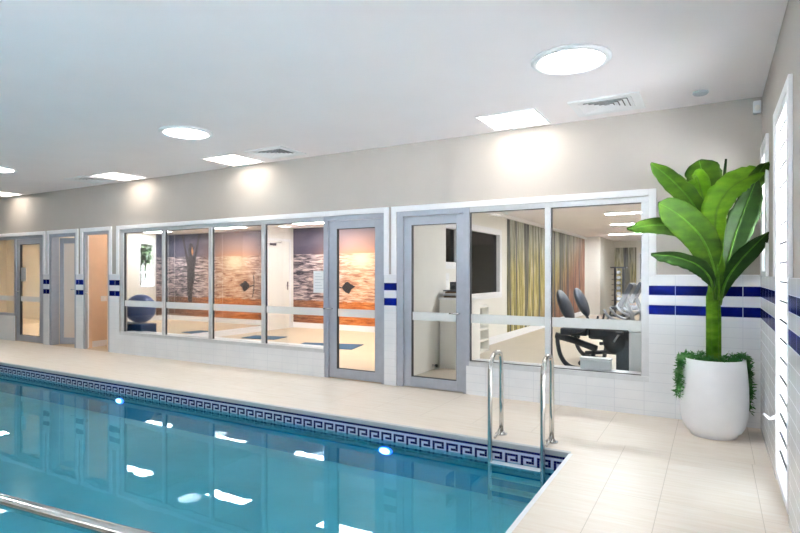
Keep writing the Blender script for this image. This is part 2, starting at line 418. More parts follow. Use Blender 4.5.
# tile ledge caps
b = MB()
for x0, x1 in ((-11.14, -10.95), (-10.05, -9.84), (-9.05, -8.78), (-3.50, -3.33), (-.54, XR - .012)): b.box(x0, x1, YB - .018, YB, TH, TH + .012)
struct(b, 'trim_6', M['trim'], 'thin white capping along the top of the wall tiles', 'trim')

# ------------------------------------------------------------------ pool
b = MB(); D = -1.35
x0, x1, y0, y1 = -13.5, XE, -2.2, YE
for q in ([(x0, y1, D), (x1, y1, D), (x1, y1, -.04), (x0, y1, -.04)], [(x1, y0, D), (x1, y1, D), (x1, y1, -.02), (x1, y0, -.02)],
          [(x0, y0, D), (x0, y1, D), (x0, y1, -.02), (x0, y0, -.02)], [(x0, y0, D), (x1, y0, D), (x1, y0, -.02), (x0, y0, -.02)],
          [(x0, y0, D), (x1, y0, D), (x1, y1, D), (x0, y1, D)]): b.face(q)
basin = struct(b, 'pool_basin', M['lining'], 'aqua lined rectangular indoor swimming pool', 'pool', recalc=False, solid=0)
b = MB().box(x0, x1 - .001, YE - .012, YE + .03, -.04, .002)
b.build('coping', M['coping'], basin, 'pale grey tile coping along the far edge', bevel=.006)
b = MB().box(x1 - .012, x1 + .02, y0, YE - .02, -.04, .002)
b.build('coping', M['trim'], basin, 'white tile edge along the right side', bevel=.006)
# mosaic band: 9 rows of 20 mm tiles, Greek key in rows 2-5
key = ['XXXXX.', 'X...X.', 'X.XXX.', 'X.....']
b = MB(); T = .0216; n = int((x1 - x0) / T); yb = YE - .004
for r in range(8):
    z1 = -.04 - r * .02; z0 = z1 - .02; run = None
    for k in range(n + 1):
        if k < n:
            xx = x1 - (k + 1) * T
            kk = (n - k) % 6
            blue = r in (0, 7) or (2 <= r <= 5 and key[r - 2][kk] == 'X')
            b.face([(xx + .0005, yb, z0 + .0005), (xx + T - .0005, yb, z0 + .0005), (xx + T - .0005, yb, z1 - .0005), (xx + .0005, yb, z1 - .0005)], 0 if blue else 1)
b.face([(x0, yb + .001, -.2), (x1, yb + .001, -.2), (x1, yb + .001, -.04), (x0, yb + .001, -.04)], 1)
ny = int((y1 - y0) / T)
for r in range(8):
    z1 = -.04 - r * .02; z0 = z1 - .02
    for k in range(ny):
        yy = y1 - .004 - (k + 1) * T
        if yy < 0: break
        blue = r in (0, 7) or (2 <= r <= 5 and key[r - 2][k % 6] == 'X')
        b.face([(x1 - .004, yy + .0005, z0 + .0005), (x1 - .004, yy + T - .0005, z0 + .0005), (x1 - .004, yy + T - .0005, z1 - .0005), (x1 - .004, yy + .0005, z1 - .0005)], 0 if blue else 1)
b.face([(x1 - .003, 0, -.2), (x1 - .003, y1, -.2), (x1 - .003, y1, -.04), (x1 - .003, 0, -.04)], 1)
b.build('mosaic_band', [M['navy_mosaic'], M['white_mosaic']], basin, 'navy and white Greek key mosaic band', recalc=False)
tag(MB().face([(x0, y0, WZ), (x1, y0, WZ), (x1, y1, WZ), (x0, y1, WZ)]).build('pool_water', M['water']), 'clear still teal water filling the pool', 'water', None, 'stuff')
for (lx, lb) in ((-6.49, 'blue underwater pool light below the key band, left one opposite the beige doorway'), (-2.58, 'blue underwater pool light below the key band, right one nearest the ladder')):
    t = empty('pool_light', (lx, YE, -.245), 0, lb, 'pool light', 'underwater pool lights')
    MB().lathe([(.07, 0), (.07, -.012), (.058, -.02)], axis='y', n=28).xf(Matrix.Diagonal((1, 1, .5, 1))).build('halo', M['poolhalo'], t, 'glowing ring standing for the blue halo of light')
    MB().ball((0, -.016, 0), .054, (1, .4, .5)).build('lens', M['poolled'], t, 'white glowing lens')

# pool ladder
t = empty('pool_ladder', (-1.348, YE + .12, 0), 0, 'stainless steel pool ladder with two tall grab rails at the pool corner', 'pool ladder')
for sx in (-1, 1):
    x = sx * .212
    path = [(x, -.19, -1.0), (x, -.19, -.3), (x, -.19, .2), (x, -.185, .56)] + bez([(x, -.175, .62), (x, -.12, .685), (x, -.03, .705), (x, .05, .685), (x, .08, .62)], 6) + [(x, .08, .3), (x, .08, .0)]
    rl = MB().tube(path, .019, 14).build('grab_rail', M['steel'], t)
    MB().lathe([(.05, .001), (.05, .008), (.03, .016), (.021, .03)], (x, .08, 0), 24).build('flange', M['steel'], rl)
    MB().tube([(x, .08, .075), (x, .0, .035), (x, -.08, .012)], .011, 10).build('brace', M['steel'], rl)
for k in range(4):
    z = -.147 - .1 * k
    MB().box(-.2, .2, -.225, -.15, z - .02, z, bev=.006).build('tread', M['wplast'], t, 'pale step under water')

# foreground handrail
t = empty('pool_handrail', (-.86, .99, 0), 0, 'brushed steel handrail crossing the water at the lower left corner', 'handrail')
p0 = Vector((-1.96, .88, .64)) - Vector((-.86, .99, 0)); p1 = Vector((-1.47, .93, .64)) - Vector((-.86, .99, 0)); d = (p1 - p0)
path = bez([p0 - d * 3.6 + Vector((0, 0, -1.2)), p0 - d * 3.5 + Vector((0, 0, -.55)), p0 - d * 3.0 + Vector((0, 0, -.06)), p0 - d * 2.2, p0, p1, p1 + d * .75, (-.03, 0, .58), (0, 0, .45), (0, 0, .0)], 8)
MB().tube(path, .021, 18).build('rail', M['steel'], t)
MB().lathe([(.05, .001), (.05, .01), (.024, .03)], (0, 0, 0), 24).build('flange', M['steel'], t)

# ------------------------------------------------------------------ glazing
Yf0, Yf1, Yp = YB + .012, YB + .06, YB + .042
STRIP = (.80, .90)
def pane(parent, x0, x1, z0, z1, strip=True, y=Yp):
    MB().box(x0, x1, y - .004, y + .004, z0, z1).build('pane', M['glass'], parent)
    if strip: MB().box(x0, x1, y - .0055, y - .0045, *STRIP).build('safety_strip', M['frost'], parent, 'frosted white strip across the glass')
def glazed_leaf(parent, x0, x1, zt, m, stl=.105, str_=.09, top=.1, bot=.125, y0=None, y1=None):
    y0 = y0 or Yf0 + .01; y1 = y1 or y0 + .045
    b = MB().box(x0, x0 + stl, y0, y1, .008, zt).box(x1 - str_, x1, y0, y1, .008, zt).box(x0 + stl, x1 - str_, y0, y1, zt - top, zt).box(x0 + stl, x1 - str_, y0, y1, .008, bot)
    lf = b.build('door_leaf', m, parent, bevel=.003)
    g_ = .008; a, c = x0 + stl, x1 - str_
    MB().box(a, a + g_, y0 + .002, y1, bot, zt - top).box(c - g_, c, y0 + .012, y1, bot, zt - top).box(a, c, y0 + .008, y1, bot, bot + g_).box(a, c, y0 + .008, y1, zt - top - g_, zt - top).build('gasket', M['gasket'], lf, 'dark glazing gasket')
    ym = (y0 + y1) / 2
    MB().box(a, c, ym - .004, ym + .004, bot, zt - top).build('pane', M['glass'], lf)
    MB().box(a, c, ym - .0055, ym - .0045, *STRIP).build('safety_strip', M['frost'], lf, 'frosted white strip across the glass')
    return lf
def lever(parent, x, z, y, s=-1):
    b = MB().box(x - .018, x + .018, y - .008, y, z - .07, z + .07, bev=.003)
    b.tube([(x, y - .006, z), (x, y - .05, z), (x + s * .02, y - .055, z), (x + s * .11, y - .055, z)], .009, 10)
    return b.build('handle', M['chrome'], parent, 'chrome lever handle')

# A: far left window and glazed door
w = empty('window_1', (0, 0, 0), 0, 'window beside the far left glazed door', 'window', None, 'structure')
b = MB().box(-13.4, -12.2, Yf0, Yf1, .5, .55).box(-13.4, -12.2, Yf0, Yf1, 2.04, HEAD).box(-12.27, -12.2, Yf0, Yf1, .0, 2.04).box(-13.4, -13.34, Yf0, Yf1, .55, 2.04)
b.build('frame', M['alu'], w, bevel=.003); pane(w, -13.34, -12.27, .55, 2.04)
w = empty('door_1', (0, 0, 0), 0, 'glazed grey door at the far left end', 'door', None, 'structure')
MB().box(-12.2, -11.14, Yf0, Yf1, 2.04, HEAD).box(-11.2, -11.14, Yf0, Yf1, 0, 2.04).build('frame', M['alu'], w, bevel=.003)
glazed_leaf(w, -12.195, -11.205, 2.035, M['alu'], .13, .13); lever(w, -12.13, 1.0, Yf0 + .02, 1)
# B: half open door
w = empty('door_2', (0, 0, 0), 0, 'half open grey framed door with pale panel', 'door', None, 'structure')
b = MB().box(-10.95, -10.88, YB, YT, 0, HEAD - .06).box(-10.12, -10.05, YB, YT, 0, HEAD - .06).box(-10.95, -10.05, YB, YT, HEAD - .06, HEAD)
b.build('frame', M['alu'], w, bevel=.003)
lf = MB(); L = .40
lf.box(0, .08, 0, .045, .008, 2.03).box(L - .06, L, 0, .045, .008, 2.03).box(.08, L - .06, 0, .045, 1.93, 2.03).box(.08, L - .06, 0, .045, .008, .13)
leaf = lf.build('door_leaf', M['alu'], w, bevel=.003); leaf.location = (-10.87, YT + .005, 0); leaf.rotation_euler = (0, 0, R(22))
MB().box(.08, L - .06, .015, .03, .13, 1.93).build('panel', M['obscure'], leaf, 'pale pink glazed panel')
b = MB().box(L - .055, L - .005, -.012, 0, 1.0, 1.2, bev=.003); b.tube([(L - .03, -.01, 1.05), (L - .03, -.05, 1.05), (L - .12, -.055, 1.05)], .009, 10)
b.build('handle', M['chrome'], leaf, 'silver lock plate and lever')
# C: open doorway, leaf swung right inside
w = empty('door_3', (0, 0, 0), 0, 'grey door frame of the beige open doorway', 'door', None, 'structure')
b = MB().box(-9.84, -9.79, YB, YB + .05, 0, HEAD - .05).box(-9.10, -9.05, YB, YT, 0, HEAD - .05).box(-9.84, -9.05, YB, YT, HEAD - .05, HEAD)
b.build('frame', M['alu'], w, bevel=.003)
MB().box(-9.84, -9.80, YB + .05, YB + .08, .01, 2.04).build('door_leaf', M['trim'], w, 'white leaf edge folded open', bevel=.003)
MB().box(-9.84, -9.805, YB + .08, YT, 0, HEAD - .05).build('lining', M['beige'], w, 'beige reveal'); MB().ball((-9.785, YB + .03, 1.0), .022).build('handle', M['chrome'], w)
# S: studio glazing
w = empty('window_2', (0, 0, 0), 0, 'long four pane studio window with silver mullions', 'window', None, 'structure')
b = MB().box(-8.78, -4.44, Yf0 - .02, Yf1, .32, .37).box(-8.78, -4.44, Yf0, Yf1, 2.045, HEAD).box(-8.78, -8.70, Yf0, Yf1, .37, 2.045)
b.build('frame', M['alu_l'], w, bevel=.003)
MX = [-7.66, -6.58, -5.51]
for m in MX: MB().box(m - .03, m + .03, Yf0 - .006, Yf1, .37, 2.045).build('mullion', M['alu_l'], w, bevel=.003)
ed = [-8.70] + MX + [-4.44]
for i in range(4):
    a = ed[i] + (.03 if i else 0); c = ed[i + 1] - (.03 if i < 3 else 0)
    MB().box(a, a + .012, Yf0 + .02, Yf1 - .005, .37, 2.045).box(a + .012, c, Yf0 + .02, Yf1 - .005, 2.037, 2.045).build('gasket', M['gasket'], w, 'dark glazing gasket')
    pane(w, a, c, .37, 2.045)
w = empty('door_4', (0, 0, 0), 0, 'glazed grey studio door showing the sunset mural', 'door', None, 'structure')
MB().box(-4.44, -4.365, Yf0 - .01, Yf1, 0, HEAD).box(-3.55, -3.50, Yf0 - .01, Yf1, 0, HEAD).box(-4.365, -3.55, Yf0 - .01, Yf1, 2.04, HEAD).build('frame', M['alu'], w, bevel=.003)
glazed_leaf(w, -4.36, -3.555, 2.035, M['alu'], .12, .10); lever(w, -4.31, .9, Yf0 + .02, -1)
# G: gym glazing
w = empty('window_3', (0, 0, 0), 0, 'two pane gym window with silver frame', 'window', None, 'structure')
b = MB().box(-2.39, -.54, Yf0 - .02, Yf1, .32, .37).box(-2.39, -.54, Yf0, Yf1, 2.045, HEAD).box(-.61, -.54, Yf0, Yf1, .37, 2.045)
b.build('frame', M['alu_l'], w, bevel=.003)
MB().box(-1.54, -1.48, Yf0 - .006, Yf1, .37, 2.045).build('mullion', M['alu_l'], w, bevel=.003)
for a, c in ((-2.39, -1.54), (-1.48, -.61)):
    MB().box(a, a + .01, Yf0 + .02, Yf1 - .005, .37, 2.045).box(a + .01, c, Yf0 + .02, Yf1 - .005, 2.037, 2.045).box(a + .01, c, Yf0 + .02, Yf1 - .005, .37, .375).build('gasket', M['gasket'], w, 'dark glazing gasket')
    pane(w, a, c, .37, 2.045)
w = empty('door_5', (0, 0, 0), 0, 'glazed grey gym door next to the two pane window', 'door', None, 'structure')
MB().box(-3.33, -3.245, Yf0 - .01, Yf1, 0, HEAD).box(-2.465, -2.39, Yf0 - .01, Yf1, 0, HEAD).box(-3.245, -2.465, Yf0 - .01, Yf1, 2.04, HEAD).build('frame', M['alu'], w, bevel=.003)
glazed_leaf(w, -3.24, -2.47, 2.035, M['alu'], .10, .085); lever(w, -2.515, .9, Yf0 + .02, -1)
# inner sills
b = MB().box(-8.75, -4.45, YT - .03, YT + .12, .33, .368).box(-2.38, -.56, YT - .03, YT + .12, .33, .368)
struct(b, 'trim_7', M['trim'], 'white window boards inside the studio and gym windows', 'trim')

# right wall louvre windows
def louvre(n, y0, y1, z0, z1, label, pitch=.122):
    w = empty('window_%d' % n, (XR + .05, y0, z0), 0, label, 'window', None, 'structure')
    H, Wd = z1 - z0, y1 - y0; fw = .04
    b = MB().box(-.066, .05, 0, fw, 0, H).box(-.066, .05, Wd - fw, Wd, 0, H).box(-.066, .05, fw, Wd - fw, 0, fw).box(-.066, .05, fw, Wd - fw, H - fw, H)
    b.build('frame', M['trim'], w, bevel=.004)
    k = int((H - 2 * fw) / pitch); Mr = Matrix.Rotation(R(40), 4, 'Y')
    blade = MB().box(-.08, .08, fw, Wd - fw, -.003, .003).xf(Mr).build('louvre_blade', M['glass'], w)
    MB().box(-.086, -.08, fw, Wd - fw, -.0055, .0055).box(.08, .086, fw, Wd - fw, -.0055, .0055).xf(Mr).build('glass_edge', M['gasket'], blade, 'dark cut edge of the glass')
    MB().box(-.086, -.02, fw, fw + .012, -.006, .006).box(-.086, -.02, Wd - fw - .012, Wd - fw, -.006, .006).xf(Mr).build('clip', M['trim'], blade)
    z = fw + pitch * .6
    for i in range(k):
        o = blade if i == 0 else copy_tree(blade, w)
        o.location = (.022, 0, z + i * pitch)
    return w
w = louvre(4, *RW[0], 'near tall louvre window reaching the floor at the right edge')
b = MB().tube([(-.06, .655, .39), (-.08, .655, .38), (-.1, .65, .37), (-.135, .645, .40)], [.012, .012, .01, .008], 10)
b.build('handle', M['trim'], w, 'white louvre lever')
louvre(5, *RW[1], 'far louvre window behind the banana plant leaves')
def wtrim(n, y0, y1, z0, z1, lab):
    b = MB(); w_ = .085; x0, x1 = XR - .022, XR
    zb = max(z0, TH)
    b.box(x0, x1, y0 - w_, y0, zb, z1 + .065); b.box(x0, x1, y1, y1 + w_, zb, z1 + .065); b.box(x0, x1, y0, y1, z1, z1 + .065)
    struct(b, 'trim_%d' % n, M['trim'], lab, 'trim', bevel=.004)
wtrim(8, *RW[0], 'white architrave around the near louvre window'); wtrim(9, *RW[1], 'white architrave around the far louvre window')
for n, (y0, y1, z0, z1) in ((6, RW[2]), (7, RW[3])):  # both added out of view, to let more daylight in
    w = empty('window_%d' % n, (XR + .09, y0, z0), 0, 'added plain window in the right wall beside the viewer, for daylight' if n == 6 else 'added wide window in the right wall behind the viewer, for daylight', 'window', None, 'structure')
    H, Wd = z1 - z0, y1 - y0
    MB().box(-.05, .05, 0, .05, 0, H).box(-.05, .05, Wd - .05, Wd, 0, H).box(-.05, .05, .05, Wd - .05, 0, .05).box(-.05, .05, .05, Wd - .05, H - .05, H).build('frame', M['trim'], w)
    MB().box(-.004, .004, .05, Wd - .05, .05, H - .05).build('pane', M['glass'], w)
w = empty('window_8', (-2.3, Y0 - .07, .3), 0, 'added window in the wall behind the viewer, for daylight', 'window', None, 'structure')  # added opening, lets bounced daylight reach the ceiling
MB().box(0, .05, -.05, .05, 0, 1.6).box(1.95, 2, -.05, .05, 0, 1.6).box(.05, 1.95, -.05, .05, 0, .05).box(.05, 1.95, -.05, .05, 1.55, 1.6).build('frame', M['trim'], w)
MB().box(.05, 1.95, -.004, .004, .05, 1.55).build('pane', M['glass'], w)

# ------------------------------------------------------------------ rooms behind the wall
RC = 2.5
# floors and ceilings
struct(MB().box(-19, -9.3, YT, 9.0, -.1, 0).box(-9.2, -4.4, YT, 10.67, -.1, 0).box(-4.4, -3.55, YT, 7.3, -.1, 0).box(-19, -3.33, YB + .0, YT, -.1, -.001), 'floor.001', M['vinyl'], 'cream vinyl floor of the studio and side rooms', 'floor')
struct(MB().box(-3.45, 3.2, YT, 21.6, -.1, 0).box(-3.8, -3.45, 7.08, 21.6, -.1, 0).box(-3.33, -.54, YB, YT, -.1, -.001), 'floor.002', M['gymfloor'], 'beige floor of the gym', 'floor')
struct(MB().box(-19, -9.3, YT, 9.2, RC, RC + .1).box(-9.3, -4.3, YT, 10.8, RC, RC + .1).box(-4.3, -3.5, YT, 7.3, RC, RC + .1), 'ceiling.001', M['ceil'], 'white ceiling of the studio and side rooms', 'ceiling')
struct(MB().box(-3.5, 3.3, YT, 21.7, RC + .05, RC + .15).box(-3.8, -3.5, 7.08, 21.7, RC + .05, RC + .15), 'ceiling.002', M['ceil'], 'white ceiling of the gym', 'ceiling')
# room A, B, C
struct(MB().box(-19, -9.3, 8.7, 8.8, 0, RC).box(-19.1, -19, YT, 8.8, 0, RC).box(-11.06, -11.0, YT, 8.7, 0, RC), 'wall_left.001', M['cream'], 'cream walls of the room behind the far left door', 'wall')
struct(MB().box(-19.1, -16, YB, YT, 0, RC), 'wall_front.001', M['cream'], 'front wall of the far left room', 'wall')
struct(MB().box(-10.02, -9.93, YT, 7.4, 0, RC).box(-9.36, -9.26, YT + .0, 8.7, 0, RC).box(-11.0, -9.36, 7.4, 7.5, 0, RC), 'wall_left.002', M['beige'], 'beige walls inside the two open doorways', 'wall')
struct(MB().box(-9.93, -9.915, YT + .01, 7.4, 0, .11).box(-11.0, -9.93, 7.385, 7.4, 0, .11), 'baseboard_left', M['trim'], 'white skirting inside the beige doorway', 'baseboard')
t = empty('light_switch', (-9.93, 6.19, .885), 0, 'white light switch plate on the beige wall', 'light switch')
MB().box(0, .01, -.075, .075, -.05, .05, bev=.003).build('plate', M['wplast'], t); MB().box(.01, .016, -.015, .015, -.02, .02).build('rocker', M['trim'], t)
# studio walls
struct(MB().box(-9.26, -9.2, YT, 10.67, 0, RC), 'wall_left.003', M['white'], 'white left wall of the studio', 'wall')
struct(MB().box(-9.26, -4.3, 10.67, 10.8, 0, RC), 'wall_back.001', M['white'], 'rear wall of the studio carrying the sunset mural', 'wall')
b = MB().box(-4.4, -4.3, 7.4, 9.72, 0, RC).box(-4.4, -4.3, 10.24, 10.67, 0, RC).box(-4.4, -4.3, 9.72, 10.24, 0, .95).box(-4.4, -4.3, 9.72, 10.24, 2.36, RC).box(-4.4, -3.45, 7.3, 7.4, 0, RC)
b.box(-3.56, -3.45, YT, 7.3, 0, RC + .05)
struct(b, 'wall_right.001', M['white'], 'white wall between studio and gym', 'wall')
struct(MB().box(-9.2, -9.18, YT, 10.67, 0, .13).box(-9.2, -4.4, 10.65, 10.67, 0, .13).box(-4.42, -4.4, 7.3, 10.65, 0, .13), 'baseboard_back', M['trim'], 'white skirting around the studio', 'baseboard')
w = empty('window_9', (-4.35, 9.72, .95), 0, 'studio window onto the narrow light court', 'window', None, 'structure')
MB().box(-.06, .06, 0, .04, 0, 1.41).box(-.06, .06, .48, .52, 0, 1.41).box(-.06, .06, .04, .48, 0, .04).box(-.06, .06, .04, .48, 1.37, 1.41).build('frame', M['trim'], w)
MB().box(-.004, .004, .04, .48, .04, 1.37).build('pane', M['glass'], w)
# wall mirror of three panels
t = empty('wall_mirror', (-9.2, 5.95, .13), 0, 'full height mirror panels on the studio side wall', 'mirror')
for k in range(3):
    MB().box(0, .006, k * 1.21 + .002, (k + 1) * 1.21 - .002, 0, 2.33).build('mirror_panel', M['mirror'], t)
# white side door
w = empty('door_6', (-9.2, 9.68, 0), 0, 'white door at the back corner of the studio', 'door', None, 'structure')
MB().box(0, .03, 0, .06, 0, 2.2).box(0, .03, .82, .88, 0, 2.2).box(0, .03, .06, .82, 2.14, 2.2).build('frame', M['trim'], w)
lf = MB().box(.004, .02, .06, .82, .01, 2.14).build('door_leaf', M['white'], w)
MB().box(.02, .04, .72, .76, .95, 1.15, bev=.004).tube([(.04, .74, 1.05), (.075, .74, 1.05), (.075, .64, 1.05)], .009, 8).build('handle', M['chrome'], lf)
b = MB().box(.02, .07, .08, .30, 2.02, 2.08, bev=.005).tube([(.06, .22, 2.08), (.12, .40, 2.1), (.05, .5, 2.13)], .008, 8)
b.build('door_closer', M['chrome'], lf)
# mural
b = MB(); ym = 10.668
b.box(-9.19, -4.42, 10.662, 10.669, .135, 2.48, 0); b.box(-4.408, -4.401, 10.26, 10.662, .135, 2.48, 0)
def sil(pts, mi): b.face([(x, 10.6605 - .0004 * mi, z) for x, z in pts], mi)
# upright figure with raised arms and a wide winged bird on the water
cx = -5.4
sil([(cx - .40, 2.47), (cx - .33, 2.47), (cx - .2, 2.05), (cx - .13, 1.84), (cx + .13, 1.84), (cx + .2, 2.05), (cx + .33, 2.47), (cx + .40, 2.47), (cx + .27, 2.0), (cx + .2, 1.72), (cx + .16, 1.5), (cx + .17, 1.25), (cx + .15, .95), (cx + .12, .55), (cx - .03, .52), (cx - .08, .95), (cx - .17, 1.25), (cx - .16, 1.5), (cx - .2, 1.72), (cx - .27, 2.0)], 2)
sil([(cx + .11 * math.cos(a) * (1.0), 2.03 + .19 * math.sin(a)) for a in [2 * PI * k / 16 for k in range(16)]], 1)
b.face([(x, 10.6588, z) for x, z in [(cx - .1, 1.98), (cx - .04, 2.12), (cx - .02, 1.98), (cx - .07, 1.86)]], 3)
bx, bz = -7.5, 1.0
sil([(bx - .2, bz + .02), (bx - .1, bz + .13), (bx - .02, bz + .16), (bx + .06, bz + .1), (bx + .2, bz + .05), (bx + .08, bz - .02), (bx + .02, bz - .13), (bx - .08, bz - .1), (bx - .15, bz - .04)], 1)
sil([(bx - .36, bz + .3), (bx - .32, bz + .3), (bx - .34, bz + .1), (bx - .33, bz + .02), (bx - .2, bz + .0), (bx - .2, bz + .03), (bx - .33, bz + .05), (bx - .32, bz - .1), (bx - .28, bz - .28), (bx - .31, bz - .28), (bx - .36, bz - .1), (bx - .37, bz + .1)], 1)
tag(b.build('wall_mural', [M['mural'], M['mural_dark'], M['mural_brown'], M['mural_gold']]), 'sunset sea mural covering the rear studio wall', 'mural')
# mats, ball, block
def yoga(x, y, rz, lx, ly, label):
    t = MB().box(-lx / 2, lx / 2, -ly / 2, ly / 2, 0, .012, bev=.003).build('yoga_mat', M['bluemat'])
    t.location = (x, y, .001); t.rotation_euler = (0, 0, R(rz)); tag(t, label, 'mat', 'blue mats on the studio floor')
yoga(-6.25, 8.2, 16, 1.2, .68, 'blue mat on the studio floor just inside the glazed door')
yoga(-8.22, 8.62, 10, .8, .5, 'small looking blue mat on the floor near the white studio door')
tag(MB().box(-9.15, -8.5, 5.95, 6.25, .0, .48, bev=.015).build('foam_block', M['bluebox']), 'navy foam block on the floor at the left end of the studio window', 'foam block')
t = MB().ball((0, 0, .255), .255, u=32, v=20).build('exercise_ball', M['blueball']); t.location = (-8.8, 6.145, .481); tag(t, 'blue exercise ball resting on the navy foam block', 'exercise ball')
def notice(x, y, z, w_, h_, label, cat='notice', rz=0, lines=6):
    t = empty('notice', (x, y, z), rz, label, cat)
    MB().box(0, w_, -.0015, 0, 0, h_).build('sheet', M['paper'], t)
    b = MB()
    for k in range(lines):
        zz = h_ * (.88 - .8 * k / lines); b.box(w_ * .12, w_ * (.62 + .26 * ((k * 7) % 3) / 2), -.0022, -.0016, zz - h_ * .015, zz)
    b.build('printed_lines', M['lgrey'], t, 'faint grey printed lines')
notice(-4.63, Yp - .007, 1.10, .19, .29, 'white paper notice taped to the studio window beside the door')
notice(-12.05, Yf0 + .03, 1.2, .18, .27, 'white paper notice on the far left glazed door')
# light court
b = MB(); 
for k in range(9): b.box(-.004, .012, k * .15, k * .15 + .09, 0, 1.6)
b.box(.012, .03, 0, 1.3, .25, .32).box(.012, .03, 0, 1.3, 1.35, 1.42)
f = b.build('picket_fence', M['trim']); f.location = (-4.12, 9.7, .0); tag(f, 'white picket fence outside the studio side window', 'fence')
b = MB()
for k in range(420):
    c = Vector((random.uniform(-3.96, -3.86), random.uniform(9.2, 11.9), random.uniform(.1, 2.15)))
    b.ball(c, random.uniform(.04, .09), (.5, 1, .8), 6, 5)
tag(b.build('hedge', M['hedge']), 'green hedge behind the white picket fence', 'hedge')
struct(MB().box(-4.3, -3.8, 7.4, 12.2, -.1, 0), 'floor.003', M['outground'], 'paved floor of the narrow light court', 'floor')
struct(MB().box(-4.4, -3.7, 7.2, 11.3, RC + .15, RC + .25), 'ceiling.003', M['ceil'], 'added slab shading the near part of the light court', 'ceiling')  # slab added above to dim the court
struct(MB().box(-4.3, -3.8, 12.2, 12.3, 0, 1.6), 'wall_back.002', M['wall'], 'end wall of the light court', 'wall')
# gym walls
GW = [(7.45, 8.4, 1.5, 2.12), (8.85, 10.45, .95, 2.15)]
b = MB(); cur = 7.3
for y0, y1, z0, z1 in GW:
    b.box(-3.8, -3.7, cur, y0, 0, RC + .05); b.box(-3.8, -3.7, y0, y1, 0, z0); b.box(-3.8, -3.7, y0, y1, z1, RC + .05); cur = y1
b.box(-3.8, -3.7, cur, 21.6, 0, RC + .05)
struct(b, 'wall_left.004', M['white'], 'white left wall of the gym with inner windows', 'wall')
struct(MB().box(-3.7, -3.22, 18.75, 21.6, 0, RC + .05), 'wall_left.005', M['white'], 'white wall nib at the far end of the gym', 'wall')
struct(MB().box(-3.8, 3.3, 21.6, 21.7, 0, RC + .05), 'wall_back.003', M['white'], 'far end wall of the gym', 'wall')
struct(MB().box(3.2, 3.3, YT, 21.6, 0, RC + .05).box(XR, 3.3, YB, YT, -.2, RC + .1), 'wall_right.002', M['white'], 'right wall of the gym', 'wall')
struct(MB().box(-3.7, -3.68, 7.4, 18.75, 0, .14), 'baseboard_left.001', M['trim'], 'white skirting along the left gym wall', 'baseboard')
struct(MB().box(-3.7, -3.64, 7.4, 18.75, RC - .02, RC + .05), 'trim_10', M['trim'], 'white cornice along the left gym wall', 'trim')
for n, (y0, y1, z0, z1), lab in ((10, GW[0], 'small high window in the left gym wall above the white cabinet'), (11, GW[1], 'white framed window in the left gym wall before the forest mural')):
    w = empty('window_%d' % n, (-3.75, y0, z0), 0, lab, 'window', None, 'structure'); H, Wd = z1 - z0, y1 - y0
    MB().box(-.05, .075, -.07, .05, -.07, H + .07).box(-.05, .075, Wd - .05, Wd + .07, -.07, H + .07).box(-.05, .075, .05, Wd - .05, -.07, .04).box(-.05, .075, .05, Wd - .05, H - .04, H + .07).build('frame', M['trim'], w)
    MB().box(-.004, .004, .05, Wd - .05, .04, H - .04).build('pane', M['tint'], w, 'glass darkened in place of a dim court')
b = MB().box(-3.699, -3.693, 10.9, 18.7, .142, RC - .022)
tag(b.build('forest_mural', M['forest']), 'birch forest mural running along the left gym wall', 'mural')
b = MB().box(-3.2, -2.45, 21.59, 21.599, .14, 2.3)
tag(b.build('forest_mural', M['forest2']), 'pale forest mural on the far end wall of the gym', 'mural')
t = empty('window_12', (-2.38, 21.58, 1.1), 0, 'small white framed window at the far end of the gym', 'window', None, 'structure')
MB().box(0, .05, -.02, .02, 0, 1.0).box(.45, .5, -.02, .02, 0, 1.0).box(.05, .45, -.02, .02, 0, .05).box(.05, .45, -.02, .02, .95, 1.0).box(.23, .27, -.02, .02, .05, .95).build('frame', M['trim'], t)
MB().box(.05, .45, -.004, .004, .05, .95).build('pane', M['lgrey'], t)
# white cabinet with things on it
t = empty('cabinet', (-3.42, 7.12, 0), 0, 'white counter cabinet seen through the gym door', 'cabinet')
MB().box(0, .42, 0, .5, 0, .98).build('body', M['white'], t); MB().box(-.01, .44, -.015, .51, .98, 1.01, bev=.004).build('top', M['trim'], t)
MB().box(.02, .4, -.014, 0, .1, .95, bev=.003).build('door', M['white'], t)
for k in range(5):
    m = MB().box(-.16, .16, -.11, .11, 0, .02, bev=.003).build('magazine', [M['soil'], M['lgrey'], M['paper'], M['soil'], M['dark']][k])
    m.location = (-3.22, 7.27, 1.011 + k * .0215); m.rotation_euler = (0, 0, R([5, -12, 8, 22, -6][k]))
    tag(m, ['lowest brown magazine of the stack on the gym counter', 'grey magazine second from the bottom of the counter stack', 'white magazine in the middle of the counter stack', 'brown magazine second from the top of the counter stack', 'dark magazine on top of the counter stack'][k], 'magazine', 'magazines stacked on the counter')
t = empty('small_speaker', (-3.36, 7.5, 1.011), 0, 'small dark box standing behind the magazines on the counter', 'speaker')
MB().box(-.05, .05, -.05, .05, 0, .22, bev=.008).build('case', M['dark'], t); MB().lathe([(.035, -.05), (.03, -.056), (.01, -.054)], (0, 0, .14), 18, axis='y').build('cone', M['black'], t)
notice(-3.69, 7.62, 1.1, .42, .26, 'white printed sheet on the wall below the small high gym window', rz=R(90))
# doorstop
t = empty('door_stop', (-3.448, 6.95, .06), 0, 'small dark door stop on the skirting behind the gym door', 'door stop')
MB().tube([(0, 0, 0), (.05, 0, 0)], .016, 12).build('post', M['chrome'], t); MB().tube([(.05, 0, 0), (.075, 0, 0)], .022, 12).build('bumper', M['black'], t)
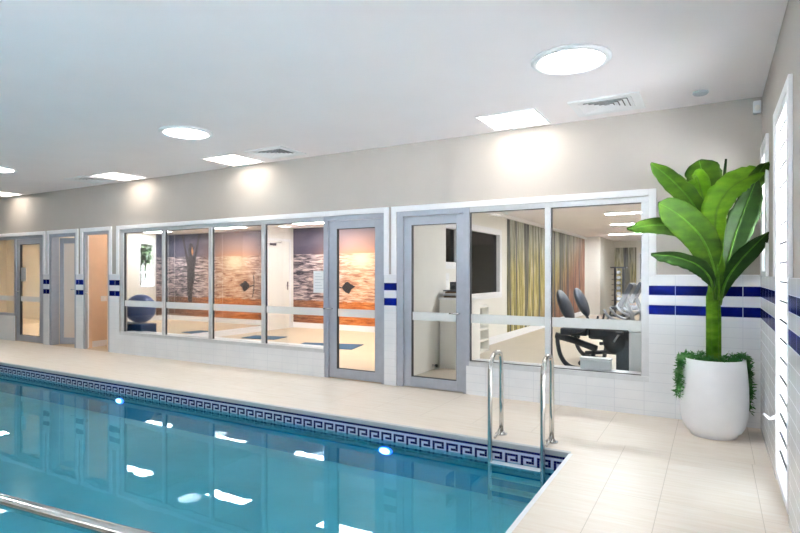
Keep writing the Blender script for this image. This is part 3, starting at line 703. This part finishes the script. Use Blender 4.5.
# cubby shelf
t = empty('cubby_shelf', (-3.68, 8.25, 0), 0, 'white cubby shelf of small square holes against the left gym wall', 'shelf')
b = MB(); W_, H_ = .88, .80; Dp = .26
b.box(0, .012, 0, W_, 0, H_)
for k in range(3): y = k * (W_ - .03) / 2; b.box(.012, Dp, y, y + .03, 0, H_)
b.build('carcass', M['white'], t)
for k in range(5):
    z = k * (H_ - .03) / 4; MB().box(.012, Dp - .003, .03, W_ - .03, z, z + .03).build('shelf_board', M['white'], t)

# recumbent bikes
def make_bike():
    t = empty('recumbent_bike', (0, 0, 0))
    b = MB().tube(bez([(.03, 0, .52), (.03, 0, .42), (.08, 0, .24), (.2, 0, .12), (.4, 0, .085), (.5, 0, .085)], 6), .033, 12)
    b.tube([(.0, 0, .52), (.3, 0, .46), (.62, 0, .37)], .045, 12).tube([(.58, 0, .37), (.52, 0, .08)], .034, 12).tube([(.45, 0, .31), (.75, 0, .34), (1.12, 0, .33)], .026, 10)
    b.build('frame', M['dark'], t)
    for x in (.18, 1.06): MB().tube([(x, -.26, .035), (x, .26, .035)], .033, 12).tube([(x, 0, .035), (x + (.05 if x < .5 else -.0), 0, .13)], .03, 8).build('stabilizer', M['black'], t)
    MB().box(.12, .52, -.21, .21, .55, .645, bev=.03).build('seat', M['pad'], t)
    rot = Matrix.Rotation(R(-27), 3, 'Y')
    MB().ball((.15, 0, .92), 1, (.08, .21, .24), 20, 14, rot=rot).build('backrest', M['pad'], t)
    MB().tube([(.36, 0, .5), (.24, 0, .7), (.1, 0, .9)], .022, 8).build('seat_post', M['dark'], t)
    for s in (-1, 1):
        MB().tube(bez([(.3, s * .24, .56), (.46, s * .27, .6), (.55, s * .27, .68), (.58, s * .27, .78)], 5), .016, 10).build('side_handle', M['black'], t)
    b = MB().prism([(.9, .0), (1.12, .0), (1.16, .1), (1.12, .45), (1.2, .66), (.98, .68), (.9, .5)], 1, -.07, .07); b.build('front_column', M['dark'], t, bevel=.02)
    MB().lathe([(.05, -.10), (.14, -.085), (.17, -.04), (.17, .04), (.14, .085), (.05, .10)], (.88, 0, .49), 28, axis='y').box(.5, 1.12, -.09, .09, .5, .66, bev=.05).build('crank_housing', M['black'], t)
    for s in (-1, 1):
        c = MB().tube([(.88, s * .10, .49), (.88 - s * .09, s * .13, .49 - s * .12)], .014, 8).build('crank', M['lgrey'], t)
        x, z = .88 - s * .09, .49 - s * .12
        MB().box(x - .05, x + .05, s * .18 - .05, s * .18 + .05, z - .015, z + .015, bev=.006).build('pedal', M['black'], c)
    MB().tube(bez([(1.1, 0, .6), (1.12, 0, .78), (1.06, 0, .95), (1.02, 0, 1.02)], 5), .032, 10).build('mast', M['lgrey'], t)
    b = MB().box(-.035, .035, -.2, .2, -.17, .17, bev=.025).xf(Matrix.Translation((1.05, 0, 1.08)) @ Matrix.Rotation(R(30), 4, 'Y')); cs = b.build('console', M['pad'], t)
    MB().box(-.039, -.034, -.15, .15, -.06, .12).xf(Matrix.Translation((1.05, 0, 1.08)) @ Matrix.Rotation(R(30), 4, 'Y')).build('screen', M['black'], cs)
    for s in (-1, 1):
        MB().tube(bez([(1.08, 0, .8), (1.0, s * .2, .76), (.86, s * .24, .8), (.76, s * .22, .9)], 5), .017, 10).build('handlebar', M['lgrey'], t)
    return t
bk = make_bike(); bk.location = (-1.86, 7.5, 0); bk.scale = (.86, 1, 1); tag(bk, 'dark recumbent exercise bike closest to the gym window', 'exercise bike', 'recumbent bikes in the gym')
b2 = copy_tree(bk); b2.location = (-1.87, 8.6, 0); b2['label'] = 'dark recumbent exercise bike standing behind the nearer bike'
# white box on sill, pedestal
t = empty('storage_box', (-1.06, YT + .06, .369), 0, 'white plastic box on the inner window board before the bikes', 'box')
MB().box(-.15, .15, -.055, .055, 0, .1, bev=.012).build('body', M['wplast'], t); MB().box(-.155, .155, -.058, .058, .1, .118, bev=.006).build('lid', M['wplast'], t)
t = empty('pedestal_bin', (-.62, 6.35, 0), 0, 'tall pale bin at the right end of the gym window', 'bin')
MB().box(-.16, .16, -.13, .13, 0, .74, bev=.02).build('body', M['wplast'], t); MB().box(-.165, .165, -.135, .135, .74, .80, bev=.015).build('lid', M['wplast'], t)
# weight bench and dumbbell tower
t = empty('weight_bench', (-1.95, 15.4, 0), R(75), 'dark padded bench on a steel post in front of the dumbbell tower', 'weight bench')
MB().box(-.5, .5, -.29, .29, .42, .5, bev=.03).build('pad', M['pad'], t); MB().tube([(0, 0, .42), (0, 0, .05)], .06, 12).build('post', M['lgrey'], t)
MB().tube([(-.4, 0, .04), (.4, 0, .04)], .04, 10).tube([(0, -.3, .04), (0, .3, .04)], .04, 10).build('base', M['dark'], t)
t = empty('dumbbell_rack', (-2.6, 18.4, 0), 0, 'tall dark dumbbell tower at the back of the gym', 'dumbbell rack')
MB().box(-.24, .24, -.2, .2, 0, .05, bev=.01).build('base', M['black'], t)
for s in (-1, 1): MB().box(-.03 + s * .12, .03 + s * .12, .06, .12, .05, 1.52).build('upright', M['black'], t)
MB().box(-.24, .24, -.1, .14, 1.52, 1.56).build('top_plate', M['black'], t)
ordn = ['lowest', 'second', 'third', 'fourth', 'fifth', 'sixth', 'seventh', 'highest']
db = None
for k in range(8):
    z = .18 + k * .165
    MB().box(-.2, .2, -.12, .08, z - .012, z).build('tier', M['black'], t)
    if db is None:
        db = empty('dumbbell', (0, 0, 0)); MB().tube([(0, -.1, .05), (0, .1, .05)], .016, 8).build('grip', M['steel'], db)
        for s in (-1, 1): MB().lathe([(.05, s * .09 - .035), (.052, s * .09), (.05, s * .09 + .035)], (0, 0, .052), 6, axis='y').build('head', M['lgrey'], db)
        o = db
    else: o = copy_tree(db)
    o.location = (-2.6, 18.38, z + .003)
    tag(o, 'pale ended dumbbell on the %s tier of the dark tower' % (ordn[k] + ('' if k in (0, 7) else ' from bottom')), 'dumbbell', 'dumbbells on the tower')

# ------------------------------------------------------------------ ceiling fittings
def panel_light(name, x, y, z, lx, ly, m, label, group):
    t = empty(name, (x, y, z), 0, label, 'ceiling light', group)
    b = MB(); f = .018
    b.box(-lx / 2, lx / 2, -ly / 2, -ly / 2 + f, -.012, 0).box(-lx / 2, lx / 2, ly / 2 - f, ly / 2, -.012, 0).box(-lx / 2, -lx / 2 + f, -ly / 2 + f, ly / 2 - f, -.012, 0).box(lx / 2 - f, lx / 2, -ly / 2 + f, ly / 2 - f, -.012, 0)
    b.build('frame', M['trim'], t); MB().box(-lx / 2 + f, lx / 2 - f, -ly / 2 + f, ly / 2 - f, -.007, 0).build('diffuser', m, t)
GL = 'square light panels along the back of the pool ceiling'
for x, lb in ((-1.75, 'square ceiling light panel nearest the plant, above the gym window'), (-5.68, 'square ceiling light panel above the middle of the studio window'), (-8.22, 'square ceiling light panel above the beige doorway'), (-12.0, 'square ceiling light panel at the far left edge')):
    panel_light('ceiling_light', x, 5.36, CZ, .595, .57, M['panel'], lb, GL)
TUBES = [(-.9, 4.06, 'large round skylight in the ceiling near the vent at right'), (-5.02, 4.06, 'round skylight in the middle of the ceiling'), (-9.2, 4.06, 'round skylight cut by the left edge')]
TUBES += [(x, y, 'added unseen round light over the %s of the pool, brightening the hall' % w_) for y, w_ in ((.6, 'middle'), (-2.2, 'near side')) for x in (-5.0, -8.6, -12.2)]  # unseen rows added so more light bounces up to the ceiling
for x, y, lb in TUBES:
    t = empty('skylight', (x, y, CZ), 0, lb, 'skylight', 'round tubular skylights')
    MB().lathe([(.28, 0), (.28, -.012), (.262, -.02), (.235, -.022), (.235, -.006)], n=48).build('ring', M['trim'], t)
    MB().lathe([(.235, -.008), (.18, -.02), (.08, -.027), (.001, -.028)], n=48).build('diffuser', M['tube'], t)
    MB().ball((0, 0, -.03), .011).build('screw', M['chrome'], t)
for x, lb in ((-.85, 'square ceiling air vent beside the large round skylight'), (-4.86, 'square ceiling air vent next to the middle light panel'), (-8.92, 'square ceiling air vent beside the light panel over the beige doorway')):
    t = empty('ceiling_vent', (x, 5.3, CZ), 0, lb, 'vent', 'ceiling air vents')
    b = MB(); lx, ly = .60, .50; f = .075
    b.box(-lx / 2, lx / 2, -ly / 2, -ly / 2 + f, -.014, 0).box(-lx / 2, lx / 2, ly / 2 - f, ly / 2, -.014, 0).box(-lx / 2, -lx / 2 + f, -ly / 2 + f, ly / 2 - f, -.014, 0).box(lx / 2 - f, lx / 2, -ly / 2 + f, ly / 2 - f, -.014, 0)
    b.build('frame', M['trim'], t, bevel=.003); MB().box(-lx / 2 + f, lx / 2 - f, -ly / 2 + f, ly / 2 - f, -.002, 0).build('backing', M['gasket'], t, 'dark duct behind the blades')
    hx, hy = lx / 2 - f, ly / 2 - f
    # four-way blades: each quarter a triangle of slats parallel to its side
    for k in range(5):
        o_ = 1 - k / 5.4; i_ = o_ - .16; b = MB()
        ox, oy, ix, iy = hx * o_, hy * o_, hx * max(i_, .04), hy * max(i_, .04)
        c_ = [(-1, -1), (1, -1), (1, 1), (-1, 1)]
        for q in range(4):
            (ax_, ay_), (bx_, by_) = c_[q], c_[(q + 1) % 4]
            b.face([(ax_ * ox, ay_ * oy, -.016), (bx_ * ox, by_ * oy, -.016), (bx_ * ix, by_ * iy, -.003), (ax_ * ix, ay_ * iy, -.003)])
        b.build('blade_ring', M['trim'], t, solid=.002, recalc=False)
t = empty('smoke_detector', (-.1, 5.34, CZ), 0, 'small round grey disc on the ceiling in the right corner', 'smoke detector')
MB().lathe([(.062, 0), (.062, -.01), (.05, -.022), (.02, -.026)], n=32).build('body', M['lgrey'], t); MB().lathe([(.018, -.025), (.012, -.032)], n=16).build('sensor', M['lgrey'], t)
t = empty('motion_sensor', (.325, 5.68, 2.80), 0, 'white motion sensor high in the right corner of the walls', 'motion sensor')
MB().box(-.03, .03, -.03, .025, -.055, .055, bev=.01).build('body', M['wplast'], t); MB().box(-.028, .03, .02, .06, -.03, .05).build('bracket', M['lgrey'], t)
MB().ball((0, -.028, -.01), .022, (1, .5, 1.2)).build('lens', M['white'], t)
GS = 'long light panels on the studio ceiling'
for x, y, lb in ((-7.8, 7.25, 'long studio ceiling light nearest the window on the mirror side'), (-5.2, 7.25, 'long studio ceiling light just inside the glazed door'), (-7.9, 9.8, 'long studio ceiling light near the white corner door'), (-5.1, 9.8, 'long studio ceiling light deep in the studio near the raised arm figure')):
    panel_light('ceiling_light', x, y, RC, 1.0, .3, M['room'], lb, GS)
for x, y, lb in ((-1.3, 11.6, 'long light panel on the gym ceiling seen through the window'), (-1.6, 14.2, 'second long light panel further back on the gym ceiling'), (-1.3, 8.2, 'light panel on the gym ceiling above the exercise bikes'), (-2.2, 17.8, 'light panel on the gym ceiling above the dumbbell tower')):
    panel_light('ceiling_light', x, y, RC + .05, 1.2, .3, M['gymlight'], lb, 'light panels on the gym ceiling')
for x, y, lb in ((-10.5, 6.7, 'ceiling light inside the room with the half open door'), (-9.64, 6.9, 'ceiling light inside the beige doorway'), (-13, 7.2, 'ceiling light inside the far left room'), (-16, 7.2, 'second ceiling light inside the far left room')):
    panel_light('ceiling_light', x, y, RC, .3, .3, M['side'] if x < -12 else M['room'], lb, 'ceiling lights in the side rooms')

# ------------------------------------------------------------------ potted banana plant
CAMP = Vector((0, 0, CAM_H)); FW_ = Vector((-math.sin(YAW), math.cos(YAW), 0)); RT = Vector((math.cos(YAW), math.sin(YAW), 0)); UP = Vector((0, 0, 1))
BASE = Vector((-.004, 5.33, 0))
def view_pt(px, py, d):      # a leaf point measured in the photo, set at its own distance from the trunk
    Zc = 4.62 + d
    return CAMP + (FW_ + RT * ((px - 400) / FPX) + UP * ((273.2 - py) / FPX)) * Zc - BASE
plant = empty('potted_banana_plant', BASE, 0, 'tall banana plant in a round white pot in the right corner', 'potted plant')
prof = [(.0, 0), (.195, 0), (.2, .01), (.2, .022), (.232, .045), (.262, .09), (.284, .18), (.29, .30), (.287, .42), (.277, .54), (.264, .645), (.25, .645), (.25, .58), (.0, .58)]
MB().lathe([(max(r * .885, .001), h) for r, h in prof], n=64).build('pot', M['pot'], plant)
b = MB().lathe([(.219, .585), (.219, .60), (.001, .612)], n=40); b.build('soil', M['soil'], plant, 'brown soil')
b = MB().tube(bez([(0, 0, .60), (.0, 0, .8), (-.005, 0, 1.05), (0, 0, 1.3), (.005, -.01, 1.45)], 5), [.05 - .0007 * k for k in range(21)], 18)
for k in range(5):
    a = k * 1.7; b.tube([(.024 * math.cos(a), .028 * math.sin(a), .6), (.03 * math.cos(a), .03 * math.sin(a), 1.0 + .08 * k), (.02 * math.cos(a), .02 * math.sin(a), 1.3)], [.034, .027, .010], 10)
b.build('trunk', M['stem'], plant)
def leaf(pts, hw, roll, m, fold=.25, jag=0, petiole=.16, asym=1.0, blunt=.93):
    path = bez([view_pt(*p) for p in pts], 7); n = len(path); b = MB(); rows = []
    rnd = random.Random(int(pts[0][0] * 31 + pts[-1][1] * 7))
    for i, p in enumerate(path):
        s = i / (n - 1); t = (path[min(i + 1, n - 1)] - path[max(i - 1, 0)]).normalized()
        vd = (p + BASE - CAMP).normalized(); side = t.cross(vd).normalized(); nor = side.cross(t).normalized()
        a = R(roll); sd = side * math.cos(a) + nor * math.sin(a); nn = sd.cross(t)
        u = max(0, (s - petiole) / (1 - petiole))
        w = hw * (max(0, math.sin(PI * min(1, u * blunt + .03)) ** .62) if u > 0 else 0) * (1 if u < .9 else math.sqrt(max(.02, (1 - u) / .1)))
        w = max(w, .008)
        row = []
        for k in range(-4, 5):
            q = k / 4; wob = 1 + (jag * rnd.uniform(-.25, .12) if abs(k) == 4 else 0)
            wk = w * (asym if q > 0 else 1) * wob
            row.append(p + sd * wk * q - nn * abs(q) ** 1.3 * wk * fold + nn * .008 * math.sin(9 * s + 2.2 * q) * abs(q))
        rows.append([b.b.verts.new(v) for v in row])
    for A, B in zip(rows, rows[1:]):
        for k in range(8):
            f = b.b.faces.new((A[k], A[k + 1], B[k + 1], B[k])); f.smooth = True
    lf = b.build('leaf', m, plant, solid=.003)
    MB().tube([p for p in path], [.013 * (1 - .8 * i / n) for i in range(n)], 8).build('midrib', M['rib'], lf)
    return lf
leaf([(714, 285, 0), (709, 240, .05), (694, 205, .02), (672, 180, -.03), (651, 163, -.06)], .10, 26, M['leaf'], .2, .35)
leaf([(717, 285, .06), (714, 240, .12), (709, 205, .12), (704, 180, .06), (699, 160, -.03)], .145, 4, M['leaf'], .1, .35, .16, .9, .6)
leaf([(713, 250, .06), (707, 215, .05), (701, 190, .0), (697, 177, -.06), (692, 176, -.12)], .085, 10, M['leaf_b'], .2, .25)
leaf([(718, 292, -.04), (714, 268, -.12), (703, 240, -.2), (686, 221, -.27), (670, 209, -.3), (658, 203, -.3)], .122, -4, M['leaf'], .12, .15, .06, 1.12)
leaf([(714, 290, .05), (702, 250, .03), (682, 229, -.02), (655, 225, -.08), (627, 229, -.12)], .08, 14, M['leaf'], .25, .2)
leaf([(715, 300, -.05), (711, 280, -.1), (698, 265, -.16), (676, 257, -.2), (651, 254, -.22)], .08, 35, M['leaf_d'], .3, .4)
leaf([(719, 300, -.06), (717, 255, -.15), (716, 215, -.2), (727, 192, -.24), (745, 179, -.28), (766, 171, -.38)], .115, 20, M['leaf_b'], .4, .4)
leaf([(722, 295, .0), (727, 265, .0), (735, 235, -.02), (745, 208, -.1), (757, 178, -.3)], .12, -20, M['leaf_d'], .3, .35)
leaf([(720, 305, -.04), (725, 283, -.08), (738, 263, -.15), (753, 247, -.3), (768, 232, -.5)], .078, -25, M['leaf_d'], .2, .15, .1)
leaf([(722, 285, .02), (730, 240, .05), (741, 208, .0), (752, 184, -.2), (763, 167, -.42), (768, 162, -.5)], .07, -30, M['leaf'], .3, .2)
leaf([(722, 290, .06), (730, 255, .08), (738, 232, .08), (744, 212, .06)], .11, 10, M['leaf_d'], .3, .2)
MB().tube([view_pt(*p) for p in ((720, 270, 0), (721, 225, 0), (723, 190, 0), (726, 159, 0))], [.022, .02, .017, .009], 10).build('rolled_leaf', M['leaf_d'], plant, 'narrow rolled new leaf')
# trailing greenery
def sprig(b, path, n, r):
    P = bez(path, 6)
    b.tube(P, .003, 5)
    for k in range(n):
        s = random.uniform(0, len(P) - 1.01); i = int(s); p = P[i].lerp(P[i + 1], s - i)
        d = Vector((random.gauss(0, 1), random.gauss(0, 1), random.gauss(-.25, .8))).normalized(); L = random.uniform(.6, 1.2) * r
        w = d.cross(Vector((random.gauss(0, 1), random.gauss(0, 1), random.gauss(0, 1)))).normalized() * L * .13
        q = [p, p + d * L * .5 + w, p + d * L, p + d * L * .5 - w]
        b.b.faces.new([b.b.verts.new(v) for v in q])
rx, ry = RT.x, RT.y
def hang(a0, a1, count, drop, label):
    b = MB()
    for k in range(count):
        a = R(random.uniform(a0, a1)) + YAW; dx, dy = math.cos(a), math.sin(a); L = drop * random.uniform(.6, 1.05)
        pts = [(dx * .15, dy * .15, .61), (dx * .21, dy * .21, .672), (dx * .255, dy * .255, .65)] + [(dx * (.27 + .006 * j), dy * (.27 + .006 * j), .65 - L * (j + .6) / 3.6) for j in range(4)]
        sprig(b, pts, 70, .045)
    b.build('trailing_foliage', M['fern'], plant, label, recalc=False)
hang(162, 187, 10, .34, 'green tendrils over the left rim')
hang(-24, 8, 12, .46, 'green tendrils over the right rim')
b = MB()
for k in range(60):
    a = random.uniform(0, 2 * PI); r = random.uniform(.1, .205); c = Vector((r * math.cos(a), r * math.sin(a), .605))
    sprig(b, [c, c + Vector((random.uniform(-.02, .02), random.uniform(-.02, .02), .035)), c + Vector((.05 * math.cos(a) * .6, .05 * math.sin(a) * .6, random.uniform(.04, .085)))], 14, .04)
b.build('ground_cover', M['fern'], plant, recalc=False)
